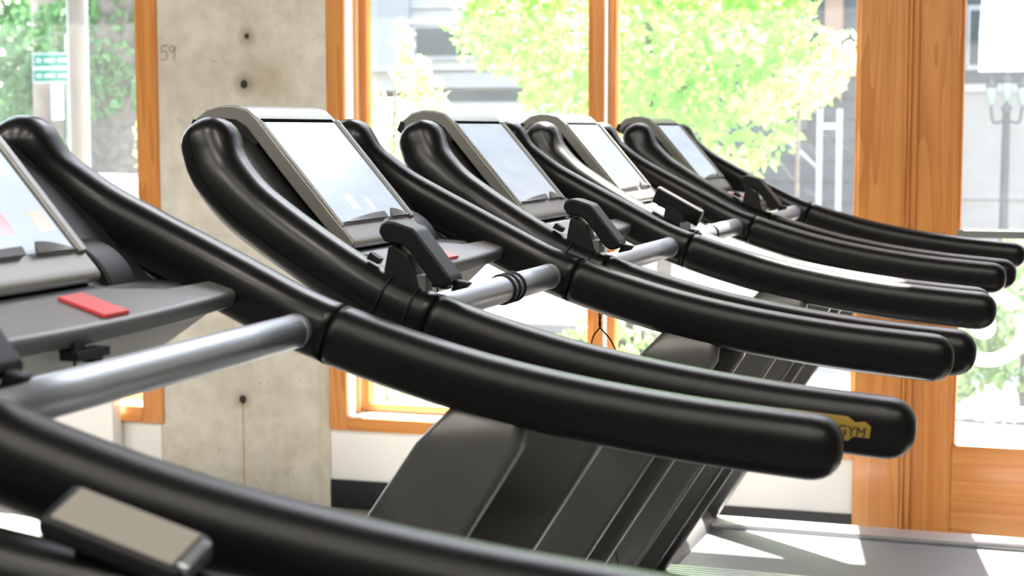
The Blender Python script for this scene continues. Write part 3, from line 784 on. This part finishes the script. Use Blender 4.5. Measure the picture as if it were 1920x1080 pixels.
for i, (x, y, h, lb) in enumerate(((-2.55, 7.6, .62, 'low green bush under the mullion'), (-2.0, 7.9, .70, 'low green bush beside the mullion'), (-1.35, 7.5, .45, 'small bush in the planting strip near the door'), (-3.9, 8.4, .55, 'low bush in front of the concrete pillar'))):
    tree('low_bush', (x, y, -.12), lb + ' outside', 'shrub', [((x, y, h * .45), (.32, .25, h * .5), 700)], .05, M['leaf' if i % 2 else 'leaf_ivy'], [(x, y, -.12), (x, y, h * .4)], .015, .01, group='bushes in the planting strip')
tree('ivy_hedge', (-.1, 10.1, -.12), 'ivy hedge seen through the lower door glass', 'hedge',
     [((-.55, 10.1, .35), (.35, .3, .45), 900), ((-.05, 10.15, .45), (.4, .3, .5), 1100), ((.5, 10.1, .4), (.4, .3, .5), 1000)], .085, M['leaf_ivy'], [(-.1, 10.2, -.12), (-.1, 10.2, .4)], .03, .02, droop=.8)
# trees beyond the left window
tree('shade_tree', (-8.2, 14.0, -.1), 'tall shady tree behind the street signs', 'tree',
     [((-8.6, 14.4, 2.2), (1.2, .7, .9), 2600), ((-9.7, 14.2, 1.6), (.7, .6, .8), 1400), ((-8.9, 13.9, .8), (.7, .45, .6), 1300), ((-8.0, 14.6, 2.9), (1.4, .9, 1.0), 2200), ((-9.6, 15.2, 5.2), (3.0, 1.7, 1.3), 8000)],  # last, highest cluster is an unseen crown added to shade the left view
     .13, M['leaf_dk'], [(-8.2, 14.6, -.1), (-8.1, 14.6, 2), (-8.4, 14.8, 4), (-9.0, 15.0, 6)], .16, .08)
tree('broad_tree', (-7.3, 12.2, -.1), 'broad old tree with a thick grey trunk beside the white post', 'tree',
     [((-7.5, 12.3, 2.25), (.6, .4, .45), 900), ((-7.3, 12.1, 1.85), (.25, .25, .3), 330), ((-7.0, 12.6, 3.2), (1.2, 1, .8), 1500)],
     .11, M['leaf_dk'], [(-7.3, 12.2, -.1), (-7.32, 12.2, 1.0), (-7.3, 12.2, 2.2), (-7.1, 12.3, 3.4)], .27, .18)
tree('window_sprig', (-4.06, 6.95, -.12), 'cream leaved sprig standing close outside the left window', 'shrub',
     [((-4.03, 6.95, 1.42), (.035, .04, .10), 46), ((-4.04, 6.95, 1.05), (.06, .06, .16), 90), ((-4.08, 6.95, .5), (.12, .1, .5), 240)], .045, M['leaf_pale'], [(-4.06, 6.95, -.12), (-4.04, 6.95, 1.4)], .008, .004, droop=-.4)

tree('garden_tree', (-11.2, 18.4, -.1), 'dense dark green tree at the far left behind the utility pole', 'tree',
     [((-11.6, 18.2, 1.0), (1.3, .7, 1.2), 2600), ((-10.9, 18.4, 2.4), (1.1, .7, 1.0), 2200), ((-12.4, 18.0, 2.6), (1.2, .8, 1.2), 2000)], .2, M['leaf_dk'], [(-11.2, 18.6, -.1), (-11.2, 18.6, 2.5)], .15, .08)
# utility pole and street signs
up = empty('utility_pole', (-8.45, 13.0, -.1)); tag(up, 'weathered timber utility pole behind the green street signs', 'pole')
MB().lathe([(.145, 0), (.13, 2.6), (.12, 6.0)], n=18).build('shaft', M['timber_pole'], up, True)
MB().box(-.03, .03, -.15, -.128, 1.2, 1.55).build('notice_plate', M['sign_white'], up)
ss = empty('street_sign', (-7.28, 11.5, -.12)); tag(ss, 'green street name sign post with white notices', 'street sign')
MB().lathe([(.03, 0), (.03, 2.35)], n=12).build('post', M['pale_post'], ss, True)
for k, (z0, z1, w) in enumerate(((2.10, 2.205, .44), (1.985, 2.085, .44))):
    MB().box(-.30, w - .30, -.045, -.035, z0 - .005, z1 + .005).build('sign_border', M['sign_white'], ss)
    bl = MB().box(-.29, w - .31, -.050, -.045, z0 + .006, z1 - .006).build('sign_blade', M['sign_green'], ss)
    for j, (a, b) in enumerate(((-.26, -.22), (-.19, -.10), (-.07, .02), (.04, .09))):
        MB().box(a, b, -.0525, -.050, lerp(z0, z1, .38), lerp(z0, z1, .62)).build('lettering_strip', M['sign_white'], bl)
MB().box(-.14, -.03, -.048, -.036, 1.69, 1.99).build('notice_plate', M['sign_white'], ss, bevel=.004)
MB().box(-.15, -.05, -.048, -.036, 1.30, 1.50).build('notice_plate', M['sign_white'], ss, bevel=.004)

# parked cars
def car(loc, rz, label, paint, L=4.3, Wd=1.75, H=1.5):
    c = empty('parked_car', loc, rz); tag(c, label, 'car', 'cars parked along the street')
    h = L / 2
    prof = [(-h, .25), (-h - .02, .55), (-h + .1, .82), (-h + .75, .92), (-h + 1.35, H - .12), (-h + 1.75, H), (h - 1.0, H - .02), (h - .35, .98), (h - .02, .85), (h, .5), (h - .05, .25)]
    bev(MB().prism(prof, -Wd / 2, Wd / 2).build('body', paint, c), .09, 4)
    win = [(-h + .98, .93), (-h + 1.45, H - .16), (-h + 1.8, H - .08), (h - 1.08, H - .10), (h - .55, .95)]
    for s in (-1, 1):
        y = s * (Wd / 2 + .002)
        bev(MB().prism(win, y - .012, y + .004).build('side_window', M['pane_dark'], c), .01)
        MB().box(-.05, .0, y - .02, y + .012, .93, H - .1).build('window_pillar', paint, c)
        for x in (-h + .78, h - .82):
            w = MB(); w.rings([[(x + r_ * math.cos(k * .2618), y + d * s, .31 + r_ * math.sin(k * .2618)) for k in range(24)] for r_, d in ((.31, -.2), (.32, -.05), (.31, .012), (.2, .02))]); wh = w.build('wheel', M['tyre'], c, True)
            w = MB(); w.rings([[(x + r_ * math.cos(k * .2618), y + d * s, .31 + r_ * math.sin(k * .2618)) for k in range(24)] for r_, d in ((.19, .015), (.18, .026), (.05, .03))]); w.build('rim', M['alu'], wh, True)
    return c
car((-3.9, 12.6, -.2), 0, 'white parked car behind the street tree', M['car_white'], H=1.62)
car((-7.1, 10.35, -.2), 0, 'silver parked car behind the concrete pillar', M['car_grey'], L=4.2, H=1.38)

# buildings across the street
ba = empty('clapboard_house', (-6.2, 17.4, -.1)); tag(ba, 'pale clapboard house with a dark window across the street', 'building')
MB().box(-3.4, 2.4, 0, 4, 0, 1.92).build('base_wall', M['siding'], ba)
MB().box(-3.4, 2.4, .05, 4, 2.02, 7).build('core_wall', M['siding'], ba)
for k in range(24):
    z = 2.74 + k * .17
    MB().prism([(-.03, z), (.04, z), (.04, z + .165), (.005, z + .165)], -.5, 2.4, 'x').build('siding_board', M['siding'], ba)
for k in range(26):
    z = 2.38 + k * .17
    MB().prism([(-.03, z), (.04, z), (.04, z + .165), (.005, z + .165)], -3.4, -.95, 'x').build('siding_board', M['siding'], ba)
MB().box(-.95, -.5, -.10, .06, 2.28, 7).build('pilaster', M['pilaster'], ba)
wn_ = MB().box(-.5, 1.1, .0, .05, 2.36, 2.74).build('window_frame', M['pilaster'], ba)
for a in (-.45, .32): MB().box(a, a + .72, -.008, .0, 2.40, 2.70).build('window_pane', M['pane_dark'], wn_)
MB().box(-3.4, 2.4, -.12, .05, 2.24, 2.30).build('sill_band', M['siding'], ba)
MB().box(-.6, 2.4, -.06, .05, 2.05, 2.22).build('grey_band', M['pilaster'], ba)
MB().box(-.3, 1.6, -.02, .06, 1.90, 2.02).build('vent_slot', M['pane_dark'], ba)
rf = MB().prism([(-3.7, 7.0), (2.45, 7.0), (-.4, 8.6)], -.3, 4.2).build('roof', M['siding_dk'], ba)

bb = empty('slate_building', (-.6, 16.4, -.1)); tag(bb, 'slate grey building across the street with a brown corner post', 'building')
MB().box(-2.7, 1.05, 0, 5, 0, 7).build('facade', M['siding_dk'], bb)
for k in range(30):
    MB().prism([(-.022, .3 + k * .2), (.02, .3 + k * .2), (.02, .3 + k * .2 + .19), (-.002, .3 + k * .2 + .19)], -2.7, -.2, 'x').build('siding_board', M['siding_dk'], bb)
MB().box(-1.47, -1.30, -.10, .05, 1.9, 7).build('corner_post', M['brown'], bb)
MB().lathe([(.05, 1.6), (.05, 7)], (-1.66, -.08, 0), 10).build('downspout', M['pale_post'], bb, True)
MB().box(-2.75, 1.1, -.2, 5.2, 7, 7.25).build('roof', M['siding_dk'], bb)
wr = MB().box(-.16, .10, -.05, .02, 2.15, 2.75).build('window_frame', M['pilaster'], bb)
MB().box(-.13, .07, -.06, -.05, 2.2, 2.7).build('window_pane', M['pane_dark'], wr)
MB().box(-.2, 1.05, -.05, .03, 0, 1.95).build('stone_base', M['stone'], bb)
MB().box(-.2, 1.05, -.09, .03, .95, 1.02).build('string_course', M['stone'], bb)
MB().box(-.2, 1.05, -.08, .03, 1.95, 2.02).build('string_course', M['pilaster'], bb)
bb2 = empty('stone_building', (6.0, 18.0, -.1)); tag(bb2, 'pale stone building at the right edge beyond the door', 'building')
MB().box(-5.2, 6, 0, 4, 0, 8).build('facade', M['stone'], bb2)
MB().box(-5.3, 6.1, -.15, 4.1, 8, 8.3).build('roof', M['siding_dk'], bb2)
for k in range(3): MB().box(-3.8 + k * 2.4, -2.6 + k * 2.4, -.03, .02, 1.0, 2.8).build('window_pane', M['pane_dark'], bb2)
aw = empty('shop_awning', (-.05, 15.4, 2.0)); tag(aw, 'white shop awning beyond the door glass', 'awning')
bev(MB().prism([(0, 0), (-.02, .35), (.72, 1.0), (.78, 1.0), (.78, .93), (.04, .33), (.04, 0)], -.56, .75, 'x').build('canopy', M['decal'], aw), .01)
for x in (-.5, .7): MB().tube([(x, .03, .3), (x, .76, .1)], .012, 6).build('bracket', M['iron'], aw)

# lamp post with three lanterns
lp = empty('street_lamp', (-.36, 15.2, -.1)); tag(lp, 'iron lamp post with three lanterns seen through the door', 'street lamp')
MB().lathe([(.10, 0), (.10, .12), (.055, .2), (.04, .5), (.032, 1.75), (.05, 1.78), (.02, 1.82)], n=14).build('post', M['iron'], lp, True)
for dx in (-.13, 0, .13):
    z = 1.80 if dx else 1.84
    MB().tube(catmull([(0, 0, 1.68), (dx * .8, 0, 1.66), (dx, 0, z)], 5), .012, 6).build('arm', M['iron'], lp, True)
    g = MB().lathe([(.018, z), (.030, z + .02), (.046, z + .12), (.042, z + .16)], (dx, 0, 0), 12).build('lantern', M['lantern'], lp, True)
    MB().lathe([(.05, z + .16), (.045, z + .19), (.012, z + .22), (.008, z + .25)], (dx, 0, 0), 12).build('lantern_cap', M['iron'], g, True)
# white gate
gt = empty('metal_gate', (-1.72, 13.6, -.2)); tag(gt, 'white metal gate frame in front of the slate grey building', 'gate')
for x in (-.03, .125): MB().box(x - .02, x + .02, -.03, .03, 0, 1.86).build('gate_post', M['sign_white'], gt)
for z in (1.0, 1.7): MB().box(-.01, .105, -.02, .02, z, z + .05).build('gate_rail', M['sign_white'], gt)
MB().tube([(-.40, 0, 1.72), (-.03, 0, 1.38)], .016, 8).build('brace', M['sign_white'], gt, True)
